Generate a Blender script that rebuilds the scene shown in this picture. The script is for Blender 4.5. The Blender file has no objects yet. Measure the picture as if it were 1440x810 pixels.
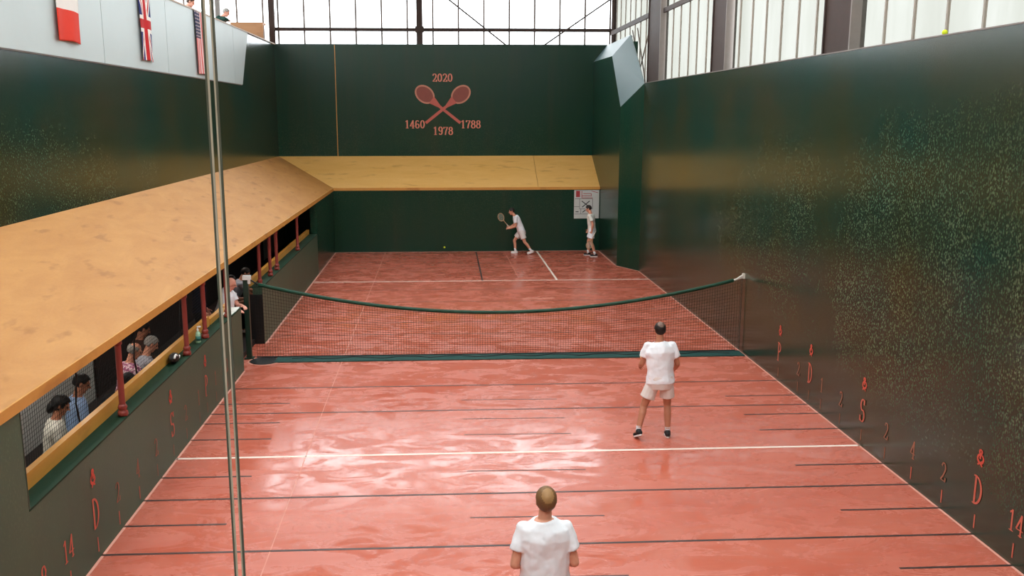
import bpy, bmesh, math, random
from mathutils import Vector, Matrix, noise
random.seed(7)
C = bpy.context.scene.collection
SC = bpy.context.scene
V = Vector

# ------------------------------------------------------------------ camera, sky, exposure
cam_d = bpy.data.cameras.new('camera')
cam = bpy.data.objects.new('camera', cam_d); C.objects.link(cam)
cam_d.sensor_width = 36.0; cam_d.lens = 1325.12 / 1440 * 36
cam_d.shift_x = 28.22 / 1440; cam_d.shift_y = 21.89 / 1440
cam_d.clip_start = 0.05; cam_d.clip_end = 300
CP, CY, CR = 0.1973, 0.0525, -0.0009
_cp, _sp, _cy, _sy = math.cos(CP), math.sin(CP), math.cos(CY), math.sin(CY)
_f = V((_sy * _cp, _cy * _cp, -_sp)); _r = V((_cy, -_sy, 0)); _u = _r.cross(_f)
_cr, _sr = math.cos(CR), math.sin(CR)
_r, _u = _cr * _r + _sr * _u, -_sr * _r + _cr * _u
cam.matrix_world = Matrix(((_r.x, _u.x, -_f.x, -1.1193), (_r.y, _u.y, -_f.y, -18.2881), (_r.z, _u.z, -_f.z, 4.7052), (0, 0, 0, 1)))
SC.camera = cam
w = bpy.data.worlds.new('overcast_sky'); SC.world = w; w.use_nodes = True
bg = w.node_tree.nodes['Background']
bg.inputs[0].default_value = (0.93, 0.97, 1.0, 1); bg.inputs[1].default_value = 3.6
SC.view_settings.view_transform = 'Standard'; SC.view_settings.look = 'None'
SC.view_settings.gamma = 1; SC.view_settings.use_curve_mapping = False
SC.view_settings.exposure = 0.5

# sky portals over the windows and added skylights (they give no light of their own, they only steer sky sampling)
def portal(name, loc, rot, sx, sy):
    d = bpy.data.lights.new(name, 'AREA'); d.shape = 'RECTANGLE'; d.size = sx; d.size_y = sy
    d.cycles.is_portal = True
    o = bpy.data.objects.new(name, d); C.objects.link(o); o.location = loc; o.rotation_euler = rot
portal('sky_portal', (-2.8, -7.8, 10.51), (0, 0, 0), 16.4, 33.6)
portal('sky_portal', (-2.9, 17.2, 8.85), (math.radians(-90), 0, 0), 16.2, 3.4)
portal('sky_portal', (5.25, -3.7, 8.0), (0, math.radians(90), 0), 4.9, 41.4)
portal('sky_portal', (-11.1, -3.7, 8.55), (0, math.radians(-90), 0), 3.9, 41.4)

# ------------------------------------------------------------------ materials
def srgb(r, g, b):
    f = lambda c: (c / 255 / 12.92) if c / 255 <= 0.04045 else ((c / 255 + 0.055) / 1.055) ** 2.4
    return (f(r), f(g), f(b), 1)
class NT:
    def __init__(s, name):
        s.m = bpy.data.materials.new(name); s.m.use_nodes = True
        s.t = s.m.node_tree; s.n = s.t.nodes; s.l = s.t.links; s.b = s.n['Principled BSDF']
        s.out = s.n['Material Output']; s._p = None
    def pos(s):
        if not s._p: s._p = s.n.new('ShaderNodeNewGeometry')
        return s._p.outputs['Position']
    def map(s, scale=(1, 1, 1), loc=(0, 0, 0)):
        k = s.n.new('ShaderNodeMapping'); k.inputs['Scale'].default_value = scale; k.inputs['Location'].default_value = loc
        s.l.new(s.pos(), k.inputs[0]); return k.outputs[0]
    def noise(s, scale, detail=4, rough=.55, vec=None, dist=0.0):
        k = s.n.new('ShaderNodeTexNoise'); k.inputs['Scale'].default_value = scale; k.inputs['Detail'].default_value = detail
        k.inputs['Roughness'].default_value = rough; k.inputs['Distortion'].default_value = dist
        s.l.new(vec or s.pos(), k.inputs['Vector']); return k.outputs[0]
    def voro(s, scale, vec=None):
        k = s.n.new('ShaderNodeTexVoronoi'); k.inputs['Scale'].default_value = scale
        s.l.new(vec or s.pos(), k.inputs['Vector']); return k.outputs['Distance']
    def ramp(s, fac, stops):
        k = s.n.new('ShaderNodeValToRGB'); e = k.color_ramp.elements
        while len(e) < len(stops): e.new(.5)
        for i, (p, c) in enumerate(stops):
            e[i].position = p; e[i].color = c if hasattr(c, '__len__') else (c, c, c, 1)
        s.l.new(fac, k.inputs[0]); return k.outputs[0]
    def mix(s, fac, a, b, mode='MIX'):
        k = s.n.new('ShaderNodeMix'); k.data_type = 'RGBA'; k.blend_type = mode
        for i, x in ((0, fac), (6, a), (7, b)):
            if isinstance(x, bpy.types.NodeSocket): s.l.new(x, k.inputs[i])
            elif i == 0: k.inputs[0].default_value = x
            else: k.inputs[i].default_value = x
        return k.outputs[2]
    def math(s, op, a, b=0.0):
        k = s.n.new('ShaderNodeMath'); k.operation = op
        for i, x in ((0, a), (1, b)):
            if isinstance(x, bpy.types.NodeSocket): s.l.new(x, k.inputs[i])
            else: k.inputs[i].default_value = x
        return k.outputs[0]
    def set(s, color=None, rough=None, spec=None, metal=None, bump=None, bstr=.2, bdist=.01):
        for key, x in (('Base Color', color), ('Roughness', rough), ('Specular IOR Level', spec), ('Metallic', metal)):
            if x is None: continue
            if isinstance(x, bpy.types.NodeSocket): s.l.new(x, s.b.inputs[key])
            else: s.b.inputs[key].default_value = x
        if bump is not None:
            k = s.n.new('ShaderNodeBump'); k.inputs['Strength'].default_value = bstr; k.inputs['Distance'].default_value = bdist
            s.l.new(bump, k.inputs['Height']); s.l.new(k.outputs[0], s.b.inputs['Normal'])
        return s.m
def plain(name, rgb, rough=.6, spec=.4, var=.12, vscale=9, metal=None):
    t = NT(name); c = srgb(*rgb)
    d = tuple(x * (1 - var) for x in c[:3]) + (1,)
    return t.set(t.mix(t.noise(vscale), d, tuple(min(1, x * (1 + var)) for x in c[:3]) + (1,)), rough, spec, metal)

def floor_mat():
    t = NT('floor_paint')
    n1 = t.noise(.55, 6, .6, t.map((.7, 1.6, 1))); n2 = t.noise(2.2, 8, .65, t.map((.45, 2.2, 1)), 1.2)
    n3 = t.noise(9, 5, .6)
    c = t.mix(t.ramp(n1, [(.3, 0), (.72, 1)]), srgb(182, 86, 64), srgb(196, 104, 82))
    c = t.mix(t.ramp(n2, [(.42, 0), (.75, .55)]), c, srgb(202, 120, 102))
    c = t.mix(t.ramp(n3, [(.6, 0), (.9, .25)]), c, srgb(140, 60, 50))
    n4 = t.noise(1.5, 8, .72, t.map((.7, 1.5, 1), (5, 3, 0)), 1.2)
    r = t.ramp(n4, [(.42, .42), (.5, .24), (.58, .09)])
    return t.set(c, r, .6, bump=t.noise(3.5, 5), bstr=.06, bdist=.012)
def wall_mat(name, base, alt, specks=.5, rough=.3, zlo=.2, zhi=5.2, spec=.5):
    t = NT(name)
    big = t.noise(.42, 5, .6); refl_streak = t.noise(1.0, 4, .6, t.map((1.3, 1.3, .1)))
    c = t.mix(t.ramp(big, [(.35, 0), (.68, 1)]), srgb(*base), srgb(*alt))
    c = t.mix(t.ramp(refl_streak, [(.5, 0), (.8, .3)]), c, srgb(62, 56, 38))  # brown upright streaks painted in for the warm reflection in the viewing glass
    d = t.voro(24, t.map((1, 1, .7)))                                      # pale flecks left by balls
    dot = t.math('MAXIMUM', t.ramp(d, [(.16, 1), (.34, 0)]), t.ramp(t.noise(46, 2, .5, t.map((1, 1, .6))), [(.54, 0), (.68, .8)]))
    dens = t.ramp(t.noise(5.5, 3, .7), [(.22, .1), (.55, 1)])
    zone = t.ramp(t.noise(.5, 3, .6, t.map((1, 1, 1), (3, 7, 1))), [(.34, .25), (.58, 1)])
    sep = t.n.new('ShaderNodeSeparateXYZ'); t.l.new(t.pos(), sep.inputs[0])
    zf = t.ramp(t.math('DIVIDE', sep.outputs[2], 6.0), [(zlo / 6, 0), (zlo / 6 + .22, 1), (zhi / 6 - .25, 1), (zhi / 6, 0)])
    m = t.math('MULTIPLY', t.math('MULTIPLY', dot, dens), t.math('MULTIPLY', zone, zf))
    c = t.mix(t.math('MULTIPLY', m, specks), c, srgb(150, 160, 125))
    return t.set(c, rough, spec)
def ply_mat(name, a, b, knot, stretch, rough=.42, spec=.45):
    t = NT(name)
    g = t.noise(1.6, 6, .65, t.map(stretch), .6); k = t.noise(3.2, 3, .5, t.map(tuple(x * .9 for x in stretch), (4, 2, 1)))
    f = t.noise(34, 3, .6, t.map(stretch))
    c = t.mix(t.ramp(g, [(.3, 0), (.75, 1)]), srgb(*a), srgb(*b))
    c = t.mix(t.ramp(k, [(.6, 0), (.7, .6)]), c, srgb(*knot))
    c = t.mix(t.ramp(f, [(.4, 0), (.8, .15)]), c, srgb(*knot))
    return t.set(c, rough, spec, bump=f, bstr=.04, bdist=.002)
def clear_mat(name, col):
    t = NT(name); k = t.n.new('ShaderNodeBsdfTransparent'); k.inputs[0].default_value = col
    t.l.new(k.outputs[0], t.out.inputs['Surface']); t.n.remove(t.b); return t.m
def frosted_mat(name, lo, hi):
    t = NT(name); k = t.n.new('ShaderNodeBsdfTransparent')
    n = t.noise(.9, 5, .6, t.map((1, 1, .25)))
    t.l.new(t.mix(t.ramp(n, [(.3, 0), (.7, 1)]), lo, hi), k.inputs[0])
    t.l.new(k.outputs[0], t.out.inputs['Surface']); t.n.remove(t.b); return t.m

M = dict(
    floor=floor_mat(),
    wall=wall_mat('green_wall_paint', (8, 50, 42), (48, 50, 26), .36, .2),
    wall_low=wall_mat('green_low_wall_paint', (52, 78, 62), (64, 88, 68), .1, .45, spec=.3),
    wall_back=wall_mat('green_back_wall_paint', (6, 52, 40), (16, 54, 36), .10, .26, spec=.34),
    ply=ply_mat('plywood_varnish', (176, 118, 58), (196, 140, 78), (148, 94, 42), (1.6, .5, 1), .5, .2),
    ply_back_lit=ply_mat('plywood_back_lightened', (228, 172, 90), (238, 186, 110), (196, 140, 70), (.5, 2.0, 1)),  # same plywood, colour lightened to make up for weak light at the far end
    fascia=ply_mat('fascia_wood', (196, 138, 62), (212, 154, 76), (160, 104, 44), (.6, .4, 1)),
    rail=ply_mat('rail_wood', (190, 132, 52), (208, 150, 66), (150, 98, 36), (1, .3, 1)),
    sill=plain('green_felt', (8, 46, 26), .75, .3, .25, 30),
    grey=plain('grey_panel_paint', (186, 198, 198), .45, .4, .05, 1.2),
    cap=plain('blue_grey_paint', (84, 106, 108), .4, .5, .08, 1.5),
    steel=plain('brown_steel_paint', (66, 52, 47), .6, .2, .1),
    steel2=plain('grey_steel_paint', (124, 116, 110), .5, .4, .1),
    mull=plain('mullion_paint', (112, 98, 90), .5, .4, .1),
    mull2=plain('side_mullion_paint', (150, 140, 128), .5, .4, .1),
    red=plain('red_post_paint', (134, 54, 46), .4, .5, .15, 20),
    line_d=plain('dark_line_paint', (58, 40, 36), .45, .5, .2, 12),
    line_w=plain('white_line_paint', (240, 222, 208), .45, .5, .06, 8),
    line_p=plain('pale_line_paint', (222, 158, 140), .45, .5, .08, 8),
    seam=plain('seam_paint', (210, 138, 118), .45, .5, .1, 8),
    mark=plain('faded_red_paint', (196, 96, 78), .6, .3, .25, 14),
    mark_r=plain('bright_red_paint', (196, 78, 62), .6, .3, .2, 14),
    mark2=plain('faded_number_paint', (150, 92, 72), .6, .3, .25, 14),
    embl=plain('emblem_red_paint', (186, 96, 84), .6, .3, .12, 6),
    embl2=plain('emblem_dark_red_paint', (134, 74, 64), .6, .3, .12, 6),
    embl3=plain('emblem_edge_paint', (196, 134, 112), .6, .3, .1, 6),
    year=plain('emblem_year_paint', (206, 128, 108), .6, .3, .15, 10),
    black=plain('black_paint', (14, 14, 14), .5, .4, .2),
    dgreen=plain('dark_green_paint', (16, 48, 36), .4, .5, .2, 20),
    band=plain('net_band_canvas', (18, 62, 44), .65, .35, .2, 40),
    trough=plain('trough_mat', (24, 66, 60), .7, .3, .2, 12),
    net=plain('net_cord', (38, 32, 26), .8, .2, .1),
    net2=plain('netting_cord', (22, 22, 22), .8, .2, .1),
    chrome=plain('bright_metal', (215, 210, 200), .3, .6, .05),
    chain=plain('chain_metal', (70, 56, 46), .45, .5, .3, 40),
    white=plain('white_plastic', (235, 235, 232), .45, .4, .04),
    paper=plain('white_paper', (228, 228, 222), .6, .3, .04),
    ball=plain('yellow_felt', (214, 226, 60), .9, .1, .1, 60),
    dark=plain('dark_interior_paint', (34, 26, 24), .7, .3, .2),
    galwall=plain('gallery_wall_paint', (196, 198, 194), .7, .3, .08, 2),
    bench=plain('dark_red_wood', (70, 34, 28), .5, .4, .2),
    board=ply_mat('bare_plywood', (176, 122, 76), (192, 138, 92), (140, 92, 54), (.5, 1, 1.5)),
    ink=plain('grey_ink', (112, 108, 108), .7, .2, .1),
    red_ink=plain('red_ink', (168, 64, 66), .7, .2, .1),
    dink=plain('dark_ink', (56, 56, 58), .7, .2, .1),
    poster=plain('poster_card', (196, 198, 192), .6, .3, .05, 3),
    fl_red=plain('flag_red', (216, 62, 46), .75, .2, .08, 5),
    fl_white=plain('flag_white', (228, 222, 216), .75, .2, .05, 5),
    fl_blue=plain('flag_blue', (34, 40, 104), .75, .2, .1, 5),
    uk_red=plain('flag_deep_red', (186, 34, 36), .75, .2, .08, 5),
    us_red=plain('flag_stripe_red', (208, 92, 90), .75, .2, .1, 5),
    us_white=plain('flag_stripe_white', (222, 196, 192), .75, .2, .05, 5),
    us_blue=plain('flag_canton_blue', (40, 46, 80), .75, .2, .1, 5),
    tan=plain('tan_rail', (176, 152, 128), .5, .4, .1),
    sign=plain('faded_sign_paint', (186, 140, 132), .7, .2, .1, 6),
    glass=clear_mat('clean_glass', (1, 1, 1, 1)),
    gedge=plain('glass_edge', (196, 188, 168), .25, .6, .1, 3),
    gedge2=plain('glass_edge_dark', (92, 98, 86), .25, .6, .1, 3),
    win=clear_mat('window_glass', (.92, .93, .93, 1)),
    frost=frosted_mat('frosted_sheet', (.40, .40, .375, 1), (.45, .45, .43, 1)),
    skylight=clear_mat('added_skylight_sheet', (.93, .94, .93, 1)),
    roof=plain('roof_lining', (160, 157, 150), .8, .2, .1, 1),
    loungewood=ply_mat('lounge_wood', (150, 100, 54), (176, 122, 68), (110, 70, 36), (3, 3, .4)),
    green_plastic=plain('pale_green_plastic', (150, 190, 160), .35, .5, .08),
    teal=plain('teal_label', (40, 110, 100), .4, .4, .1),
)

# ------------------------------------------------------------------ mesh helpers
def tag(o, label=None, cat=None, group=None, kind=None):
    for k, v in (('label', label), ('category', cat), ('group', group), ('kind', kind)):
        if v: o[k] = v
    return o
def empty(name, loc=(0, 0, 0), rz=0.0):
    o = bpy.data.objects.new(name, None); C.objects.link(o); o.empty_display_size = .1
    o.location = loc; o.rotation_euler = (0, 0, rz); return o
def thing(name, label, cat, loc=(0, 0, 0), rz=0.0, group=None):
    return tag(empty(name, loc, rz), label, cat, group)
class MB:
    def __init__(s): s.v = []; s.f = []; s.mi = []
    def add(s, vs, fs, mi=0):
        o = len(s.v); s.v += [tuple(v) for v in vs]; s.f += [tuple(i + o for i in f) for f in fs]; s.mi += [mi] * len(fs)
    def box(s, x0, y0, z0, x1, y1, z1, mi=0):
        s.add([(x0, y0, z0), (x1, y0, z0), (x1, y1, z0), (x0, y1, z0), (x0, y0, z1), (x1, y0, z1), (x1, y1, z1), (x0, y1, z1)],
              [(3, 2, 1, 0), (4, 5, 6, 7), (0, 1, 5, 4), (1, 2, 6, 5), (2, 3, 7, 6), (3, 0, 4, 7)], mi)
    def prism(s, poly, d, mi=0):                   # polygon (3-D points) pushed along vector d
        n = len(poly); d = V(d); a = [V(p) for p in poly]; b = [p + d for p in a]
        s.add(a + b, [tuple(range(n))[::-1], tuple(range(n, 2 * n))] + [(i, (i + 1) % n, n + (i + 1) % n, n + i) for i in range(n)], mi)
    def quad(s, *p, mi=0): s.add(p, [tuple(range(len(p)))], mi)
    def tube(s, pts, r, seg=8, mi=0, cap=True):
        pts = [V(p) for p in pts]; n = len(pts); rr = r if hasattr(r, '__len__') else [r] * n
        t = (pts[1] - pts[0]).normalized(); a = t.orthogonal().normalized(); vs = []
        for i, p in enumerate(pts):
            t = (pts[min(i + 1, n - 1)] - pts[max(i - 1, 0)])
            t = t.normalized() if t.length > 1e-9 else V((0, 0, 1))
            a = (a - t * a.dot(t)); a = a.normalized() if a.length > 1e-6 else t.orthogonal().normalized()
            b = t.cross(a)
            vs += [p + (a * math.cos(k * 2 * math.pi / seg) + b * math.sin(k * 2 * math.pi / seg)) * rr[i] for k in range(seg)]
        fs = [(i * seg + k, i * seg + (k + 1) % seg, (i + 1) * seg + (k + 1) % seg, (i + 1) * seg + k) for i in range(n - 1) for k in range(seg)]
        if cap: fs += [tuple(range(seg))[::-1], tuple(range((n - 1) * seg, n * seg))]
        s.add(vs, fs, mi)
    def lathe(s, prof, c=(0, 0, 0), seg=16, mi=0): # profile (r, z) about the vertical
        s.tube_rings([[(c[0] + r * math.cos(k * 2 * math.pi / seg), c[1] + r * math.sin(k * 2 * math.pi / seg), c[2] + z) for k in range(seg)] for r, z in prof], mi)
    def tube_rings(s, rings, mi=0):
        n = len(rings); g = len(rings[0])
        s.add([p for r in rings for p in r], [(i * g + k, i * g + (k + 1) % g, (i + 1) * g + (k + 1) % g, (i + 1) * g + k) for i in range(n - 1) for k in range(g)]
              + [tuple(range(g))[::-1], tuple(range((n - 1) * g, n * g))], mi)
    def ell(s, c, R, seg=14, rings=9, frame=None, mi=0):
        c = V(c); fr = frame or (V((1, 0, 0)), V((0, 1, 0)), V((0, 0, 1)))
        rg = []
        for i in range(rings + 1):
            th = math.pi * min(max(i / rings, .02), .98); z = -math.cos(th); q = math.sin(th)
            rg.append([c + fr[0] * (R[0] * q * math.cos(k * 2 * math.pi / seg)) + fr[1] * (R[1] * q * math.sin(k * 2 * math.pi / seg)) + fr[2] * (R[2] * z) for k in range(seg)])
        s.tube_rings(rg, mi)
    def capsule(s, a, b, ra, rb, seg=12, flat=False):
        a, b = V(a), V(b); t = (b - a); L = t.length; t = t / L if L > 1e-9 else V((0, 0, 1)); pts, rr = [], []
        for k in (0, 1, 2, 3):
            q = math.pi / 2 * (k / 3); pts.append(a - t * ra * math.cos(q) * .999); rr.append(max(ra * math.sin(q), ra * .06))
        if flat: pts.append(b); rr.append(rb)
        else:
            for k in (3, 2, 1, 0):
                q = math.pi / 2 * (k / 3); pts.append(b + t * rb * math.cos(q) * .999); rr.append(max(rb * math.sin(q), rb * .06))
        s.tube(pts, rr, seg)
    def build(s, name, mat, parent=None, smooth=False):
        me = bpy.data.meshes.new(name); me.from_pydata(s.v, [], s.f)
        for m in (mat if isinstance(mat, (list, tuple)) else [mat]): me.materials.append(m)
        if any(s.mi): me.polygons.foreach_set('material_index', s.mi)
        if smooth: me.polygons.foreach_set('use_smooth', [True] * len(me.polygons))
        me.update(); bm = bmesh.new(); bm.from_mesh(me)
        bmesh.ops.recalc_face_normals(bm, faces=bm.faces); bm.to_mesh(me); bm.free()
        o = bpy.data.objects.new(name, me); C.objects.link(o)
        if parent: o.parent = parent
        return o
def link(me, name, parent, loc=(0, 0, 0)):
    o = bpy.data.objects.new(name, me); C.objects.link(o); o.location = loc
    if parent: o.parent = parent
    return o
def boxo(name, mat, parent, *b):
    m = MB(); m.box(*b); return m.build(name, mat, parent)
def polyo(name, mat, parent, poly, d):
    m = MB(); m.prism(poly, d); return m.build(name, mat, parent)
def bevel(o, wd=.006, seg=1):
    k = o.modifiers.new('bevel', 'BEVEL'); k.width = wd; k.segments = seg; k.limit_method = 'ANGLE'; return o

# ------------------------------------------------------------------ measures of the court
XL, XR = -4.875, 4.9        # gallery wall, main wall
XU = -7.0                   # upper left wall
YB, YU = 14.63, 16.57       # wall under the back penthouse, wall above it
YN = -14.8                  # near end
ZP, ZT = 2.24, 3.25         # penthouse lower and upper edge
ZRW, ZBW = 5.63, 7.16       # wall tops
XT = 4.40                   # wall behind the buttress

# ------------------------------------------------------------------ floor and painted lines
fl = boxo('floor', M['floor'], None, -7.0, -24.5, -.2, 5.6, YU, 0.0)
tag(fl, 'glossy terracotta red court floor with painted chase lines', 'floor', kind='structure')
def floor_line(x0, y0, x1, y1, wd, mat, name='painted_line', z=.0015):
    a, b = V((x0, y0, 0)), V((x1, y1, 0)); t = (b - a).normalized(); n = V((-t.y, t.x, 0)) * wd / 2
    m = MB(); m.prism([a + n, b + n, b - n, a - n], (0, 0, z)); return m.build(name, mat, fl)
FULL = [-2.155, -3.588, -7.05, -8.53]; SHORT = [-3.06, -4.07, -4.82, -6.30, -7.80, -9.30]
for y in FULL: floor_line(XL, y, XR, y, .042, M['line_d'])
for y in SHORT:
    floor_line(3.67, y, XR, y, .04, M['line_d']); floor_line(XL, y, -3.69, y, .04, M['line_d'])
    if y > -9: floor_line(-.83, y + .03, .78, y, .026, M['line_d'])
floor_line(-.83, -9.28, .78, -9.30, .028, M['line_d'])
for y in (-10.1, -10.9): floor_line(XL, y, XR, y, .04, M['line_d'])
floor_line(XL, -5.59, XR, -5.575, .055, M['line_w'])
floor_line(XL, 8.6, XR, 8.6, .065, M['line_w'])
floor_line(2.19, 8.65, 2.19, YB - .06, .06, M['line_w'])
floor_line(.02, 8.63, .05, YB - .06, .045, M['line_d'])
floor_line(.95, 5.85, 1.8, 5.86, .06, M['line_p'])
for y in (7.25, 5.55, 4.3, 3.1, 1.9): floor_line(XL, y, XR, y, .03, M['line_d'], z=.001)
floor_line(-3.05, -9.2, -3.1, -2.2, .012, M['seam']); floor_line(-3.1, -2.1, -3.12, YB - .1, .016, M['seam'])
floor_line(1.1, 9.0, 1.05, YB - .3, .02, M['seam'])
floor_line(XL + .025, 1.2, XL + .025, YB, .045, M['line_p'], 'edge_line'); floor_line(XL + .02, YN, XL + .02, -.95, .03, M['line_p'], 'edge_line')
floor_line(XR - .02, YN, XR - .02, 10.05, .03, M['line_p'], 'edge_line'); floor_line(XL + .06, YB - .03, XT - .06, YB - .03, .055, M['line_p'], 'edge_line')
floor_line(XR - .02, 10.1, XT - .02, 11.12, .05, M['line_p'], 'edge_line'); floor_line(XT - .025, 11.2, XT - .025, YB, .05, M['line_p'], 'edge_line')

# ------------------------------------------------------------------ walls
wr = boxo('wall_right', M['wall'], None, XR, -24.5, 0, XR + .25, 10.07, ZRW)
tag(wr, 'long dark green main wall on the right, flecked by ball marks', 'wall', kind='structure')
boxo('wall_cap', M['steel2'], wr, XR - .012, -24.5, ZRW, XR + .27, 10.07, ZRW + .018)
bt = polyo('wall_buttress', M['wall_back'], None, [(XR, 10.07, 0), (XT, 11.13, 0), (XT, YU, 0), (XR + .25, YU, 0), (XR + .25, 10.07, 0)], (0, 0, 4.95))
tag(bt, 'green buttress jutting from the main wall with a slanted face', 'wall', kind='structure')
m = MB()
A, B_, D_, E_ = (XT, 11.13, 4.95), (XR, 10.07, ZRW), (XR, 12.36, 7.2), (XT, 12.8, 6.57)
m.add([A, (XR, 10.07, 4.95), B_], [(0, 1, 2)])
m.add([A, E_, (XT, YU, 6.59), (XT, YU, 4.95)], [(0, 1, 2, 3)])
m.build('upper_face', M['wall_back'], bt)
m = MB(); m.prism([A, B_, D_, E_], V((.06, .1, -.05))); m.build('sloped_cap', M['cap'], bt)
m = MB(); m.prism([E_, D_, (XR - .04, YU, 7.16), (XT, YU, 6.59)], V((.06, 0, -.05))); m.build('sloped_cap', M['cap'], bt)
boxo('back_fill', M['wall_back'], bt, XR + .02, 12.4, 4.95, XR + .25, YU, 7.0)

wb = boxo('wall_back', M['wall_back'], None, -7.0, YU, 0, XR + .25, YU + .25, ZBW)
tag(wb, 'dark green end wall with crossed racquets and years painted', 'wall', kind='structure')
boxo('wall_cap', M['dgreen'], wb, -7.0, YU - .01, ZBW, XR, YU + .27, ZBW + .03)
for x in (-4.88,): boxo('joint_strip', M['fascia'], wb, x - .012, YU - .012, ZT, x + .012, YU, ZBW)
wg = boxo('wall_grille', M['wall_back'], None, XL, YB, 0, XT, YB + .2, 2.16)
tag(wg, 'dark green wall under the back penthouse behind two players', 'wall', kind='structure')

# low gallery wall on the left: near run, far run, solid far end
SZ = 1.215
wl = boxo('wall_left', M['wall_low'], None, XL - .2, -10.1, 0, XL, -.92, SZ - .02)
tag(wl, 'low olive green gallery wall lettered in red on the left', 'wall', kind='structure')
boxo('sill', M['sill'], wl, XL - .22, -10.1, SZ - .02, XL + .004, -.92, SZ)
boxo('ledge_rail', M['rail'], wl, XL - .27, -10.1, SZ, XL - .2, -2.5, SZ + .165)
boxo('ledge_rail', M['rail'], wl, XL - .27, -2.42, SZ, XL - .2, -.95, SZ + .1)
wn = boxo('wall_left_near', M['wall_low'], None, XL - .2, -24.5, 0, XL, -10.1, 2.14)
tag(wn, 'plain green wall at the near end of the spectators opening', 'wall', kind='structure')
boxo('opening_edge', M['dgreen'], wn, XL - .2, -10.1, SZ, XL + .003, -10.085, 2.14)
wf = boxo('wall_left_far', M['wall_low'], None, XL - .2, 1.2, 0, XL, 10.1, SZ - .02)
tag(wf, 'low green gallery wall beyond the net on the left', 'wall', kind='structure')
boxo('sill', M['sill'], wf, XL - .26, 1.2, SZ - .02, XL + .004, 10.1, SZ)
boxo('ledge_rail', M['rail'], wf, XL - .32, 1.25, SZ, XL - .24, 10.1, SZ + .13)
boxo('end_face', M['black'], wf, XL - .33, 1.19, 0, XL + .002, 1.2, SZ - .16)
we = boxo('wall_left_end', M['wall_back'], None, XL - .2, 10.1, 0, XL, YB, 2.14)
tag(we, 'solid green wall between the gallery and the back corner', 'wall', kind='structure')
# room of the gallery behind
wgb = boxo('wall_gallery', M['galwall'], None, -7.0, -24.5, 0, -6.9, YU, 2.9)
tag(wgb, 'grey wall at the back of the spectators gallery', 'wall', kind='structure')
boxo('wall_frame', M['tan'], wgb, -6.9, -5.6, 1.2, -6.87, -4.6, 2.1)
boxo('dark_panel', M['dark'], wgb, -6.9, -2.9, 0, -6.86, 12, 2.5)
# upper left wall
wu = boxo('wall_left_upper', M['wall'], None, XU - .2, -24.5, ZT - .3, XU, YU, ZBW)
tag(wu, 'tall green wall above the long plywood penthouse', 'wall', kind='structure')
YJ = [-24.5, -6.4, -1.0, 2.95, 9.64]
Z0, Z1 = 5.6, ZBW
for i, a in enumerate(YJ):
    b = YJ[i + 1] if i + 1 < len(YJ) else None
    z0a = Z0 + .004 * (a + 5)
    if b is None: poly = [(XU, a + .012, Z0), (XU, 10.65, Z0), (XU, 11.75, Z1), (XU, a + .012, Z1)]
    else: poly = [(XU, a + .012, Z0), (XU, b - .012, Z0), (XU, b - .012, Z1), (XU, a + .012, Z1)]
    polyo('wall_panel', M['grey'], wu, poly, (.03, 0, 0))
boxo('top_rail', M['tan'], wu, XU - .22, -24.5, Z1, XU + .045, YU, Z1 + .035)
boxo('bottom_bead', M['steel2'], wu, XU, -24.5, Z0 - .02, XU + .02, 10.64, Z0)

# ------------------------------------------------------------------ penthouses
ph = thing('penthouse_roof', 'long sloping plywood penthouse roof above the gallery on the left', 'roof')
def slab(name, pts, th, mat, par): return polyo(name, mat, par, pts, (0, 0, -th))
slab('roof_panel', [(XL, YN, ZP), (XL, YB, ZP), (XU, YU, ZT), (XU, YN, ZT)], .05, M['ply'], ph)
boxo('fascia', M['fascia'], ph, XL - .03, YN, ZP - .1, XL + .012, YB, ZP + .004)
pb = thing('penthouse_roof', 'shorter plywood penthouse roof across the far end wall', 'roof')
slab('roof_panel', [(XL, YB, ZP), (2.232, YB, ZP), (2.232, YU, ZT), (XU, YU, ZT)], .05, M['ply_back_lit'], pb)
slab('roof_panel', [(2.242, YB, ZP), (XT, YB, ZP), (XT, YU, ZT), (2.242, YU, ZT)], .05, M['ply_back_lit'], pb)
boxo('fascia', M['fascia'], pb, XL, YB - .012, ZP - .09, XT, YB + .03, ZP + .004)

# ------------------------------------------------------------------ gallery posts
def make_post(x, y, label, z=SZ):
    t = thing('gallery_post', label, 'post', (x, y, z), 0, 'red posts of the gallery')
    h = ZP - .1 - z
    m = MB(); m.lathe([(.045, .12), (.036, .16), (.036, h - .06), (.036, h - .05)], seg=14); m.build('shaft', M['red'], t, True)
    m = MB(); m.lathe([(.052, 0), (.062, .02), (.058, .06), (.04, .075), (.05, .09), (.056, .11), (.046, .135), (.036, .15)], seg=14); m.build('base', M['red'], t, True)
    m = MB(); m.lathe([(.036, h - .07), (.05, h - .05), (.05, h)], seg=14); m.build('capital', M['red'], t, True)
for y, l in ((-7.376, 'red turned gallery post beside the two nearest seated spectators'), (-4.5, 'red turned gallery post just left of the bottle, beside the small bag'),
             (-3.4, 'red turned gallery post just right of the bottle on the sill'), (-1.8, 'red turned gallery post beside the bald man in white'),
             (1.3, 'red turned post just beyond the net post'), (2.52, 'red turned post first of a close pair beyond the net'),
             (3.38, 'red turned post second of a close pair beyond the net'), (6.56, 'red turned post farthest along the gallery beyond the net')):
    make_post(XL - .05 if y < 1 else XL - .06, y, l)

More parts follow.
